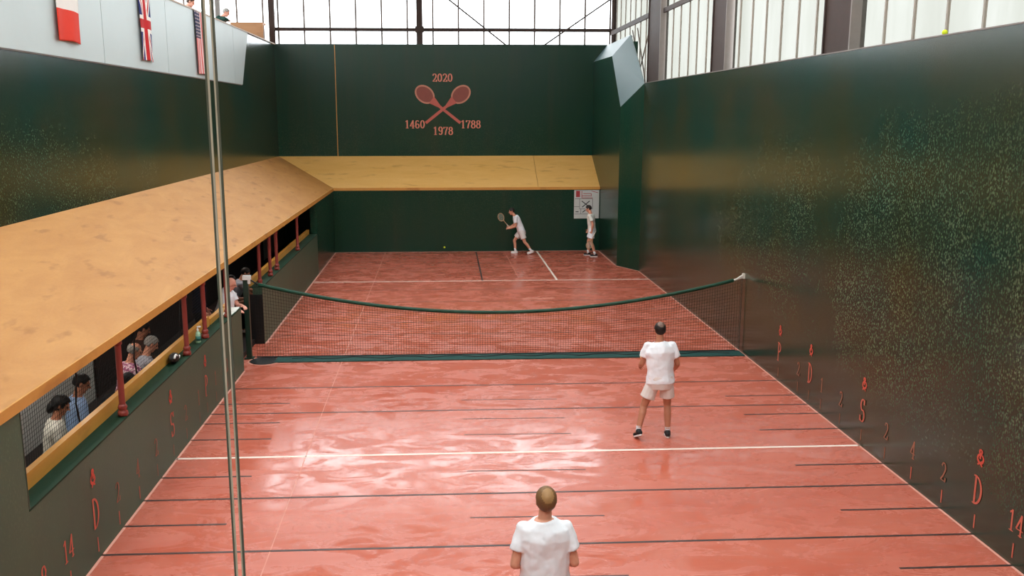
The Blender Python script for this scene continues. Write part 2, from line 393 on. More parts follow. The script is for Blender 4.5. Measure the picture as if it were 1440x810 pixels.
# ------------------------------------------------------------------ netting in the near opening
def grid_net(m, P, nu, nv, r):                     # P(u, v) point on the sheet; four-sided cords
    for i in range(nu + 1):
        m.tube([P(i / nu, j / nv) for j in range(nv + 1)], r, 3, cap=False)
    for j in range(nv + 1):
        m.tube([P(i / nu, j / nv) for i in range(nu + 1)], r, 3, cap=False)
gn = thing('gallery_netting', 'black safety netting hung across the near gallery opening', 'netting')
m = MB()
def gp(u, v):
    y = -10.08 + u * 7.6
    return V((XL - .285 + .012 * math.sin(y * 3.1) * math.sin(v * 3.14), y, SZ + .12 + v * .8))
grid_net(m, gp, 140, 17, .0022); m.build('net_mesh', M['net2'], gn)
m = MB(); m.tube([(XL - .285, -10.08, ZP - .13), (XL - .285, -2.48, ZP - .13)], .008, 6); m.build('top_cord', M['net2'], gn)
for yy in (-8.1, -6.1, -3.9):
    m = MB(); m.tube([(XL - .285, yy, ZP - .12), (XL - .28, yy + .03, 1.9), (XL - .29, yy - .02, 1.6), (XL - .285, yy + .03, SZ + .16)], .011, 6); m.build('lacing_cord', M['black'], gn)

# ------------------------------------------------------------------ tennis net
tn = thing('tennis_net', 'sagging dark court net with a green top band', 'net')
def ztop(x):
    u = (x - .0) / 4.84
    return .865 + .64 * (abs(u) ** 1.95)
m = MB()
def np_(u, v):
    x = -4.8 + u * 9.62
    return V((x, .02 * math.sin(x * 2.3) * math.sin(v * 3.1), .015 + v * (ztop(x) - .03)))
grid_net(m, np_, 190, 21, .0028); m.build('net_mesh', M['net'], tn)
m = MB(); m.tube([(-4.72 + k * .2, 0, ztop(-4.72 + k * .2)) for k in range(48)], .036, 10); m.build('top_band', M['band'], tn, True)
m = MB(); m.tube([(-4.82 + k * .24, 0, .022) for k in range(41)], .013, 6); m.build('bottom_cord', M['black'], tn)
m = MB(); m.tube([(4.68, 0, ztop(4.68)), (4.9, 0, 1.535)], .02, 8); m.tube([(4.76, 0, 1.5), (4.84, -.02, 1.56), (4.9, 0, 1.55)], .018, 8); m.box(4.86, -.04, 1.5, 4.9, .04, 1.6); m.build('wall_hook', M['chrome'], tn)
m = MB()
for k in range(30):                                # chain down the main wall
    a, z = k * math.pi / 2, 1.49 - k * .049
    m.tube([V((4.855, 0, z)) + V((.014 * math.cos(q) * math.cos(a), .014 * math.cos(q) * math.sin(a), .032 * math.sin(q))) for q in [j * math.pi / 4 for j in range(9)]], .005, 5)
m.build('chain', M['chain'], tn)
m = MB(); m.tube([(-4.72, 0, ztop(-4.72)), (-4.86, 0, 1.56)], .015, 8); m.build('end_strap', M['black'], tn)
np0 = thing('net_post', 'dark green steel net post at the gallery gap', 'post', (-4.95, -.02, 0))
m = MB(); m.box(-.05, -.05, .02, .05, .05, 1.62); bevel(m.build('post', M['dgreen'], np0))
m = MB(); m.box(-.09, -.09, 0, .09, .09, .02); m.build('foot_plate', M['dgreen'], np0)
m = MB(); m.box(-.05, -.07, 1.58, .1, .03, 1.66); m.box(.04, -.05, 1.5, .09, .0, 1.6); m.build('winch', M['white'], np0)
tr = thing('net_mat', 'long dark green strip lying under the net', 'mat')
boxo('mat_strip', M['trough'], tr, -4.4, -.4, .0, 4.86, -.03, .018); boxo('edge_strip', M['black'], tr, -4.6, -.03, 0, 4.86, -.008, .022)
m = MB(); m.tube([(-4.1 + k * .3, -.16 + .07 * math.sin(k * 1.9), .022) for k in range(30)], .012, 6); m.build('slack_cord', M['black'], tr)
pit = thing('floor_socket', 'round black socket in the floor beside the net post', 'socket', (-4.62, -.26, 0))
m = MB(); m.lathe([(.32, 0), (.32, .004), (.29, .006), (.29, 0)], seg=28); m.build('rim', M['line_p'], pit)
m = MB(); m.lathe([(.27, 0), (.27, .012), (.25, .014), (.1, .01)], seg=28); m.build('cover', M['black'], pit)

# ------------------------------------------------------------------ painted writing (strokes with thick stems and thin hairlines)
def arc(cx, cy, rx, ry, a0, a1, n=14):
    return [(cx + rx * math.cos(math.radians(a0 + (a1 - a0) * i / n)), cy + ry * math.sin(math.radians(a0 + (a1 - a0) * i / n))) for i in range(n + 1)]
SIX = [[(.47, .86)] + arc(.3, .62, .2, .35, 55, 180) + arc(.3, .28, .22, .27, 180, 200, 2), arc(.3, .28, .2, .27, 0, 360, 20)]
G = {
    '0': [arc(.3, .5, .22, .47, 0, 360, 22)],
    '1': [[(.31, .02), (.31, .98)], [(.31, .97), (.13, .84)], [(.15, .02), (.47, .02)]],
    '2': [arc(.29, .72, .2, .25, 165, -35) + [(.3, .3), (.08, .05)], [(.08, .04), (.52, .04)], [(.52, .03), (.55, .2)]],
    '4': [[(.4, 0), (.4, .97)], [(.4, .97), (.05, .29)], [(.05, .28), (.57, .28)], [(.27, .02), (.53, .02)]],
    '6': SIX, '9': [[(.6 - x, 1 - y) for x, y in s] for s in SIX],
    '7': [[(.07, .8), (.09, .95)], [(.08, .94), (.54, .94)], [(.54, .94), (.34, .45), (.27, .02)]],
    '8': [arc(.3, .74, .18, .22, 0, 360, 18), arc(.3, .27, .22, .26, 0, 360, 20)],
    'D': [[(.14, .02), (.14, .97)], arc(.14, .495, .43, .475, 90, -90, 18), [(.03, .02), (.2, .02)], [(.03, .97), (.2, .97)]],
    'S': [arc(.3, .73, .21, .24, 35, 250, 14) + arc(.3, .27, .23, .25, 75, -145, 14), [(.49, .8), (.5, .96)], [(.09, .05), (.1, .22)]],
    'P': [[(.14, .02), (.14, .97)], arc(.16, .73, .36, .24, 90, -90, 14), [(.03, .02), (.27, .02)], [(.03, .97), (.2, .97)]],
    'crown': [arc(.3, .40, .24, .27, 0, 360, 14), [(.12, .02), (.48, .3)], [(.48, .02), (.12, .3)], arc(.3, .84, .1, .13, 0, 360, 8), [(.3, .68), (.3, .45)]],
    'tick': [[(.3, 0), (.3, 1)]],
    'L': [[(.14, .0), (.14, 1)], [(.14, .04), (.5, .04)]], 'V': [[(.05, 1), (.3, 0)], [(.3, 0), (.55, 1)]], 'O': [arc(.3, .5, .25, .5, 0, 360, 20)],
}
def writing(text, par, mat, org, ux, uz, h, wr_=.62, thick=.13, thin=.05, nrm=None, name='lettering', off=.003):
    """text centred on org; ux, uz unit vectors along and up the wall, nrm out of it"""
    glyphs = text if isinstance(text, list) else list(text)
    ux, uz, nrm, org = V(ux), V(uz), V(nrm), V(org); W = h * wr_ / .6; m = MB(); adv = .66
    x0 = -(len(glyphs) - 1) * adv / 2 - .3
    for gi, ch in enumerate(glyphs):
        for st in G[ch]:
            for i in range(len(st) - 1):
                a, b = V(st[i]), V(st[i + 1]); d = b - a; L = d.length
                if L < 1e-6: continue
                d /= L; wd = (thin + (thick - thin) * min(1, abs(d.y)) ** 1.5) / 2; n = V((-d.y, d.x)) * wd; e = d * wd * .5
                q = [a - e + n, b + e + n, b + e - n, a - e - n]
                m.quad(*[org + ux * ((p.x + x0 + gi * adv) * W) + uz * ((p.y - .5) * h) + nrm * (off + .00025 * (len(m.f) + 1)) for p in q])
    return m.build(name, mat, par)
R_ = dict(ux=(0, -1, 0), uz=(0, 0, 1), nrm=(-1, 0, 0)); L_ = dict(ux=(0, 1, 0), uz=(0, 0, 1), nrm=(1, 0, 0))
def side_marks(par, x, S, ys):
    """ys: list of (y, what)"""
    for y, k in ys:
        if k in 'PDS':
            writing([k], par, M['mark'], (x, y, .53), h=.34, wr_=.5, name='painted_letter', **S)
            writing(['crown'], par, M['mark_r'], (x, y, .925), h=.19, wr_=.75, thick=.13, thin=.09, name='painted_emblem', **S)
        else: writing(k, par, M['mark'] if y < -8 else M['mark2'], (x, y, .475), h=.235, wr_=.55, name='painted_number', **S)
        writing(['tick'], par, M['mark'] if y < -7 else M['mark2'], (x, y, .16), h=.15, wr_=.5, thick=.2, name='painted_tick', **S)
MK = [(-2.155, 'P'), (-3.09, '2'), (-3.588, 'D'), (-4.09, '1'), (-4.83, '2'), (-5.575, 'S'), (-6.32, '2'), (-7.06, '4'), (-7.82, '2'), (-8.54, 'D'), (-9.28, '14')]
side_marks(wr, XR, R_, MK)
side_marks(wl, XL, L_, [(-2.3, '2'), (-3.12, '1'), (-3.73, 'P'), (-4.22, '1'), (-4.97, '2'), (-5.66, 'S'), (-6.42, '2'), (-7.17, '4'), (-7.91, '2'), (-8.6, 'D'), (-9.36, '14'), (-9.95, '8')])
BK = dict(ux=(1, 0, 0), uz=(0, 0, 1), nrm=(0, -1, 0))
for txt, x, z in (('2020', -1.065, 6.03), ('1460', -2.08, 4.385), ('1788', -.055, 4.385), ('1978', -1.06, 4.15)):
    writing(txt, wb, M['year'], (x, YU, z), h=.28, wr_=.6, thick=.17, thin=.07, name='year_lettering', **BK)
def emblem_racquet(sx, off):
    c = V((-1.055, 0, 4.92)); d = V((.64 * sx, 0, .5)).normalized(); n = V((-d.z, 0, d.x))
    def ribbon(pts, wd, mat, o, name):
        m = MB()
        for i in range(len(pts) - 1):
            a, b = pts[i], pts[i + 1]; t = (b - a).normalized(); q = V((-t.z, 0, t.x)) * wd / 2; e = t * wd * .15
            m.quad(*[V((p.x, YU - o - .0002 * i, p.z)) for p in (a - e + q, b + e + q, b + e - q, a - e - q)])
        m.build(name, mat, wb)
    hc = c + d * .80 + V((.02 * sx, 0, .03)); oval = [hc + d * (.36 * math.cos(t)) + n * (.27 * math.sin(t)) for t in [k * math.pi / 14 for k in range(29)]]
    m = MB(); m.quad(*[V((p.x, YU - off, p.z)) for p in oval[:-1]]); m.build('racquet_emblem', M['embl2'], wb)
    ribbon(oval, .055, M['embl3'], off + .001, 'racquet_emblem'); 
    thr = [hc - d * .36 + n * s_ * .15 + d * .05 for s_ in (1, -1)]
    m = MB(); m.quad(*[V((p.x, YU - off - .008, p.z)) for p in (thr[0], thr[1], c + d * .16 - n * .05, c + d * .16 + n * .05)]); m.build('racquet_emblem', M['embl'], wb)
    ribbon([c + d * .2, c - d * .78], .1, M['embl'], off + .0095, 'racquet_emblem')
emblem_racquet(1, .002); emblem_racquet(-1, .004)

# ------------------------------------------------------------------ poster at the grille
po = thing('poster', 'white diagram poster on the far wall behind the right player', 'poster')
PX0, PX1, PZ0, PZ1 = 3.5, 4.38, 1.14, 2.13
boxo('board', M['poster'], po, PX0, YB - .03, PZ0, PX1, YB - .002, PZ1)
def pline(u0, v0, u1, v1, wd, mat):
    a, b = V((PX0 + u0 * (PX1 - PX0), YB - .031, PZ1 - v0 * (PZ1 - PZ0))), V((PX0 + u1 * (PX1 - PX0), YB - .031, PZ1 - v1 * (PZ1 - PZ0)))
    t = (b - a).normalized(); n = V((-t.z, 0, t.x)) * wd / 2; m = MB(); m.prism([a + n, b + n, b - n, a - n], (0, -.001, 0)); m.build('printed_line', mat, po)
boxo('red_panel', M['red_ink'], po, PX0 + .06, YB - .033, PZ1 - .24, PX0 + .2, YB - .03, PZ1 - .02)
for a in ((.3, .03, .3, .27), (.3, .27, .74, .27), (.36, .12, .68, .12), (.68, .12, .68, .22), (.68, .03, .95, .09), (.3, .2, .66, .2)): pline(*a, .02, M['red_ink'])
for a in ((.22, .3, .74, .3), (.22, .3, .22, .66), (.74, .3, .74, .66), (.22, .66, .74, .66), (0, .58, .22, .58), (.03, .3, .22, .3), (.02, .84, .55, .84), (.27, .66, .27, .84)): pline(*a, .016, M['ink'])
for a in ((.3, .38, .62, .6), (.62, .38, .32, .6), (.06, .76, .18, .76), (.34, .78, .46, .7)): pline(*a, .03, M['dink'])

# ------------------------------------------------------------------ hall: windows, columns, roof, lounge behind the glass
XW = 5.15
w1 = empty('window_1'); tag(w1, 'tall bright end window above the painted back wall', 'window', kind='structure')
YW = 17.1
xs = [-11.0] + [-10.2 + k * .919 for k in range(4)] + [-6.913 + k * .9215 for k in range(14)]
pm = {}
for i in range(len(xs) - 1):
    a, b = xs[i], xs[i + 1]; m = MB(); m.box(a + .02, YW + .02, 5.5, b - .02, YW + .03, 10.5); m.build('pane', M['win'], w1)
    boxo('mullion', M['mull'], w1, b - .03, YW, 5.5, b + .03, YW + .06, 10.5)
for z, r in ((7.73, .06), (9.9, .05)): boxo('transom', M['steel'], w1, -7.1, YW - .06, z - r, XW, YW, z + r)
for x, r in ((-9.0, .08), (-7.12, .1), (-1.867, .11), (5.2, .09)): boxo('column', M['steel2'] if x < -8 else M['steel'], w1, x - r, YW - .16, 5.5, x + r, YW, 10.5)
boxo('bolt_plate', M['steel'], w1, -2.02, YW - .18, 7.62, -1.71, YW - .16, 7.84)
for a, b in (((-1.5, 9.3), (1.25, 7.2)), ((5.1, 8.85), (2.65, 7.2))):
    m = MB(); m.tube([(a[0], YW - .1, a[1]), (b[0], YW - .1, b[1])], .028, 8); m.build('brace', M['steel'], w1)
wo = boxo('wall_outer_back', M['steel2'], None, -11.1, YW + .06, 0, 5.5, YW + .12, 5.5); tag(wo, 'lower outer wall beneath the end window', 'wall', kind='structure')
ploy = [16.9] + [15.9 - k * .93 for k in range(8)]
def side_window(nm, label, ys, yedge, z0=5.4, braces=()):
    """ys: mullion places from near to far; yedge: the two ends"""
    wn_ = empty(nm); tag(wn_, label, 'window', kind='structure')
    e = [yedge[0]] + list(ys) + [yedge[1]]
    for i in range(len(e) - 1):
        m = MB(); m.box(XW + .03, e[i], z0, XW + .04, e[i + 1], 10.5); m.build('pane', M['frost'], wn_)
        if i: boxo('mullion', M['mull2'], wn_, XW, e[i] - .02, z0, XW + .03, e[i] + .02, 10.5)
    return wn_
side_window('window_2', 'frosted side window nearest on the right, widest panes', [-16.6 + k * .87 for k in range(9)] + [-8.95, -8.1, -7.27, -6.45, -5.6, -4.75], (-24.5, -3.9))
w3 = side_window('window_3', 'frosted side window between two brown columns, with cut lettering', [-2.23, -1.4, -.55, .3, 1.14, 1.94], (-2.9, 2.4))
w4 = side_window('window_4', 'frosted side window between the second and third columns', [4.47, 5.33, 6.12, 7.02, 7.84], (3.6, 8.75))
w5 = side_window('window_5', 'frosted far side window behind the slanted cap', [11.3, 12.15, 13.0, 13.85, 14.7, 15.55, 16.3], (10.4, 17.1))
boxo('transom', M['steel'], w4, XW - .06, 3.6, 7.5, XW, 8.75, 7.62); boxo('transom', M['steel'], w5, XW - .06, 10.4, 7.56, XW, 17.1, 7.7)
for a, b in (((10.5, 7.3), (12.2, 5.8)), ((12.4, 7.4), (11.0, 5.7)), ((13.2, 7.4), (11.6, 5.8))):
    m = MB(); m.tube([(XW - .03, a[0], a[1]), (XW - .03, b[0], b[1])], .02, 6); m.build('brace', M['mull'], w5)
# faded lettering outside window 3, its lower ends in view (read from behind)
for ch, y, z, h in ((['V'], 2.1, 7.72, .9), (['L'], 1.45, 7.62, .9), (['O'], .45, 7.78, .9), (['L'], -.35, 7.94, .9)):
    m = writing(ch, w3, M['sign'], (XW + .06, y, z), (0, -1, 0), (0, 0, 1), h, .5, .16, .13, (-1, 0, 0), off=.0)
for y0, y1 in ((-3.95, -2.85), (2.45, 3.58), (8.75, 10.4)):
    c = thing('steel_column', {-3.95: 'brown steel column nearest between the right side windows', 2.45: 'brown steel column second along the right side windows', 8.75: 'brown steel column farthest along, beside the slanted cap'}[y0], 'column', (0, 0, 0), 0, 'steel columns of the right side')
    boxo('near_flange', M['steel2'], c, XW - .13, y0 + .02, ZRW - .1, XW + .1, y0 + .06, 10.5)
    boxo('web', M['steel'], c, XW - .1, y0 + .06, ZRW - .1, XW + .08, y1 - .06, 10.5)
    boxo('far_flange', M['steel'], c, XW - .13, y1 - .06, ZRW - .1, XW + .1, y1 - .02, 10.5)
wor = boxo('wall_outer_right', M['steel2'], None, 5.3, -24.5, 0, 5.45, YW, 5.4); tag(wor, 'outer hall wall behind the main wall', 'wall', kind='structure')
wol = empty('window_6'); tag(wol, 'frosted window on the left side of the hall behind the balcony', 'window', kind='structure')
for k in range(14):
    m = MB(); m.box(-11.06, -24.5 + k * 2.97, 6.6, -11.05, -24.5 + (k + 1) * 2.97 - .05, 10.5); m.build('pane', M['win'], wol)
    boxo('mullion', M['mull'], wol, -11.1, -24.55 + k * 2.97, 6.6, -11.0, -24.5 + k * 2.97, 10.5)
wol2 = boxo('wall_outer_left', M['steel2'], None, -11.2, -24.5, 2.9, -11.0, YW, 6.6); tag(wol2, 'outer hall wall behind the balcony', 'wall', kind='structure')
bf = boxo('floor_balcony', M['dark'], None, -11.0, -24.5, 5.9, XU - .2, YW - .2, 6.0); tag(bf, 'balcony floor behind the grey panels', 'floor', kind='structure')
ce = empty('ceiling'); tag(ce, 'high hall roof with long added skylight bands', 'ceiling', kind='structure')
x = -11.1; i = 0
while x < 5.3:
    wd = 1.15 if i % 2 == 0 else 1.75
    x2 = min(x + wd, 5.5)
    if i % 2 == 0: boxo('roof_board', M['roof'], ce, x, -24.6, 10.5, x2, 9.0, 10.62)
    else: boxo('added_skylight', M['skylight'], ce, x, -24.6, 10.54, x2, 9.0, 10.56)  # unseen skylights, added to let sky light into the hall
    x = x2; i += 1
boxo('roof_board', M['roof'], ce, -11.1, 9.0, 10.5, 5.5, YW + .2, 10.62)
# lounge behind the camera
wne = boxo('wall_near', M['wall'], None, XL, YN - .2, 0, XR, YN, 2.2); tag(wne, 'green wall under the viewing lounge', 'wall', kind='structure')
pn = thing('penthouse_roof', 'plywood penthouse roof below the viewing lounge glass', 'roof')
slab('roof_panel', [(XL, YN, ZP), (XR, YN, ZP), (XR, -16.9, ZT - .1), (XL, -16.9, ZT - .1)], .05, M['ply'], pn)
bfl = boxo('floor_lounge', M['dark'], None, -7.0, -24.5, 2.95, 5.3, -16.9, 3.1); tag(bfl, 'dark floor of the viewing lounge', 'floor', kind='structure')
wlo = boxo('wall_lounge', M['loungewood'], None, -11.0, -24.7, 0, 5.4, -24.5, 10.5); tag(wlo, 'wood panelled wall at the back of the viewing lounge', 'wall', kind='structure')
# two toughened glass panes with polished edges that meet left of the middle
gp_ = empty('window_7'); tag(gp_, 'clear viewing glass of two sheets meeting at a bright vertical joint', 'window', kind='structure')
YG = -17.1
for a, b in ((-6.9, -1.4045), (-1.39, 4.85)):
    m = MB(); m.box(a, YG, 3.15, b, YG + .007, 7.0); m.build('pane', M['glass'], gp_)
for a, b, k in ((-1.4045, -1.4020, 'gedge2'), (-1.4020, -1.4, 'gedge'), (-1.3945, -1.3925, 'gedge'), (-1.3925, -1.39, 'gedge2')):  # pale strips paint the highlight along each edge, dark strips its unlit side
    boxo('glass_edge', M[k], gp_, a, YG + .002, 3.15, b, YG + .005, 7.0)
boxo('bottom_channel', M['steel2'], gp_, -6.9, YG - .03, 3.1, 4.85, YG + .04, 3.16)

# ------------------------------------------------------------------ flags over the grey panels
def flag(name, label, y0, y1, z0, z1, mats, fn, nu, nv, wav=.02, tilt=0):
    t = thing(name, label, 'flag', group='national flags on the balcony front')
    m = MB()
    def P(u, v):
        y = y0 + (y1 - y0) * u; s = 1 - v
        return (XU + .055 + wav * (.35 + s) * (.5 + .5 * math.sin(u * 9 + s * 2.3)) , y + tilt * s + .015 * math.sin(s * 5), z1 - (z1 - z0) * s + .02 * math.sin(u * 3) * s)
    pts = [P(i / nu, j / nv) for j in range(nv + 1) for i in range(nu + 1)]
    m.add(pts, [(j * (nu + 1) + i, j * (nu + 1) + i + 1, (j + 1) * (nu + 1) + i + 1, (j + 1) * (nu + 1) + i) for j in range(nv) for i in range(nu)])
    m.mi = [fn((i + .5) / nu, (j + .5) / nv) for j in range(nv) for i in range(nu)]
    o = m.build('cloth', mats, t, True); k = o.modifiers.new('thick', 'SOLIDIFY'); k.thickness = .004
    mm = MB(); mm.tube([(XU + .06, y0, z1 - .01), (XU + .06, y1, z1 - .01)], .012, 8); mm.build('hem_rod', M['fl_white'], t)
flag('french_flag', 'hanging flag in blue, white and red bands at the far left', -3.12, -2.16, 5.83, 7.17, [M['fl_red'], M['fl_white'], M['fl_blue']], lambda u, v: 0 if v < .36 else (1 if v < .68 else 2), 12, 50, .03, .02)
def uj(u, v):
    x, y = u - .5, (v - .5) * 1.55          # hung on end: arms along both axes
    if abs(x) < .1 or abs(y) < .1: return 0
    if abs(x) < .17 or abs(y) < .17: return 1
    d = y * .5 / .775
    for s in (1, -1):
        q = x - s * d
        if abs(q) < .035 or (s * x * (1 if y > 0 else -1) > 0 and -.02 < q * s < .07): return 0 if abs(q) < .05 else 1
        if abs(q) < .12: return 1
    return 2
flag('british_flag', 'hanging union flag with red and white crosses on blue', .98, 1.72, 5.76, 7.17, [M['uk_red'], M['fl_white'], M['fl_blue']], uj, 48, 96, .03, .05)
def us(u, v):
    if v > .57 and u < .54:
        a, b = (u / .54 * 6) % 1 - .5, ((v - .57) / .43 * 8) % 1 - .5
        return 1 if a * a + b * b < .06 else 2
    return 0 if int(u * 13) % 2 == 0 else 1
flag('american_flag', 'hanging flag with red stripes and dark starred corner', 5.28, 6.2, 5.68, 7.17, [M['us_red'], M['us_white'], M['us_blue']], us, 52, 90, .03, .03)

pb_ = thing('plywood_box', 'brown plywood box on the balcony beside the end window', 'box')
boxo('front_board', M['board'], pb_, -8.35, 15.9, 6.0, -7.24, 15.95, 7.86); boxo('side_board', M['board'], pb_, -8.35, 15.95, 6.0, -8.3, 16.5, 7.86); boxo('top_board', M['board'], pb_, -8.3, 15.95, 7.8, -7.24, 16.5, 7.86)

# ------------------------------------------------------------------ balls
def ball(loc, label):
    m = MB(); m.ell((0, 0, 0), (.033,) * 3, 16, 12); o = m.build('tennis_ball', M['ball'], None, True); o.location = loc
    tag(o, label, 'ball', 'tennis balls')
ball((-1.06, 13.5, .31), 'yellow ball in flight before the far green wall'); ball((4.96, -6.8, ZRW + .05), 'yellow ball resting on top of the right wall')

# ------------------------------------------------------------------ people
SKINS = [plain('skin_fair', (214, 150, 122), .55, .35, .06, 12), plain('skin_tan', (184, 122, 94), .55, .35, .06, 12), plain('skin_pink', (222, 158, 136), .55, .35, .06, 12)]
CL = {k: plain('cloth_' + k, c, .85, .15, .05, 6) for k, c in dict(white=(236, 236, 240), offwhite=(224, 214, 208), lightblue=(150, 176, 214), black=(22, 22, 26), pink=(206, 150, 170), check=(176, 176, 186),
      darkgreen=(36, 64, 56), navy=(26, 30, 44), grey=(120, 120, 124), jeans=(50, 58, 80), brown=(74, 52, 44), cream=(226, 222, 210), teal=(70, 120, 124)).items()}
def check_mat():
    t = NT('cloth_pink_check'); s = t.n.new('ShaderNodeTexChecker'); s.inputs['Scale'].default_value = 18
    t.l.new(t.pos(), s.inputs['Vector']); s.inputs['Color1'].default_value = srgb(226, 190, 200); s.inputs['Color2'].default_value = srgb(168, 96, 130)
    return t.set(s.outputs[0], .85, .15)
CL['pinkcheck'] = check_mat()
HAIR = {k: plain('hair_' + k, c, .6, .3, .25, 60) for k, c in dict(dark=(34, 26, 22), black=(20, 18, 18), blond=(116, 84, 52), grey=(150, 146, 140), brown=(66, 46, 34)).items()}
EYE = plain('eye_dark', (30, 24, 22), .3, .5); LIP = plain('lip', (160, 86, 78), .5, .3); SHOE_W = plain('shoe_white', (228, 222, 218), .6, .3); SHOE_B = plain('shoe_black', (26, 26, 28), .6, .3)
tex = bpy.data.textures.new('fold', 'CLOUDS'); tex.noise_scale = .16; tex.noise_depth = 2

def remesh(m, name, mat, parent, voxel, smooth=4, fold=0.0):
    o = m.build(name, mat, None)
    k = o.modifiers.new('r', 'REMESH'); k.mode = 'VOXEL'; k.voxel_size = voxel
    k = o.modifiers.new('s', 'SMOOTH'); k.factor = .5; k.iterations = smooth
    if fold:
        k = o.modifiers.new('d', 'DISPLACE'); k.texture = tex; k.strength = fold; k.mid_level = .5; k.texture_coords = 'LOCAL'
        k = o.modifiers.new('s2', 'SMOOTH'); k.factor = .5; k.iterations = 2
    dg = bpy.context.evaluated_depsgraph_get(); ev = o.evaluated_get(dg)
    me = bpy.data.meshes.new_from_object(ev); old = o.data
    bpy.data.objects.remove(o); bpy.data.meshes.remove(old)
    if not me.materials: me.materials.append(mat)
    me.polygons.foreach_set('use_smooth', [True] * len(me.polygons)); me.name = name
    return link(me, name, parent)
def nv(v): return V(v).normalized()
def loft(m, rings, seg=20):
    m.tube_rings([[c + R * (w_ * math.cos(k * 2 * math.pi / seg)) + F * (d * math.sin(k * 2 * math.pi / seg)) for k in range(seg)] for c, R, F, w_, d in rings])
def hand(m, wr_, d, n, side, curl, s=1.0):
    d = nv(d); n = nv(V(n) - d * V(n).dot(d)); tw = d.cross(n) * side       # tw: towards the thumb
    frame = (tw, n, d)
    m.ell(V(wr_) + d * .048 * s, (.04 * s, .017 * s, .056 * s), 12, 8, frame)
    m.capsule(V(wr_) - d * .03 * s, V(wr_) + d * .03 * s, .026 * s, .024 * s)
    for k, (off, L) in enumerate(((.03, .92), (.0105, 1.0), (-.0095, .95), (-.028, .76))):
        p = V(wr_) + d * (.088 - .004 * abs(k - 1)) * s + tw * off * s; a = .12
        for seg_l, inc, r in ((.042, .45, .0098), (.027, 1.0, .009), (.02, .75, .008)):
            a += curl * inc; q = p + (d * math.cos(a) + n * math.sin(a)) * seg_l * L * s + tw * (off * .12 * s)
            m.capsule(p, q, r * s, (r - .0008) * s, 8); p = q
    p = V(wr_) + d * .025 * s + tw * .03 * s; td = nv(d * .62 + tw * .72 + n * .3)
    q = p + td * .045 * s; m.capsule(p, q, .014 * s, .011 * s, 8)
    m.capsule(q, q + nv(td + d * .5 + n * curl * .9) * .032 * s, .011 * s, .009 * s, 8)

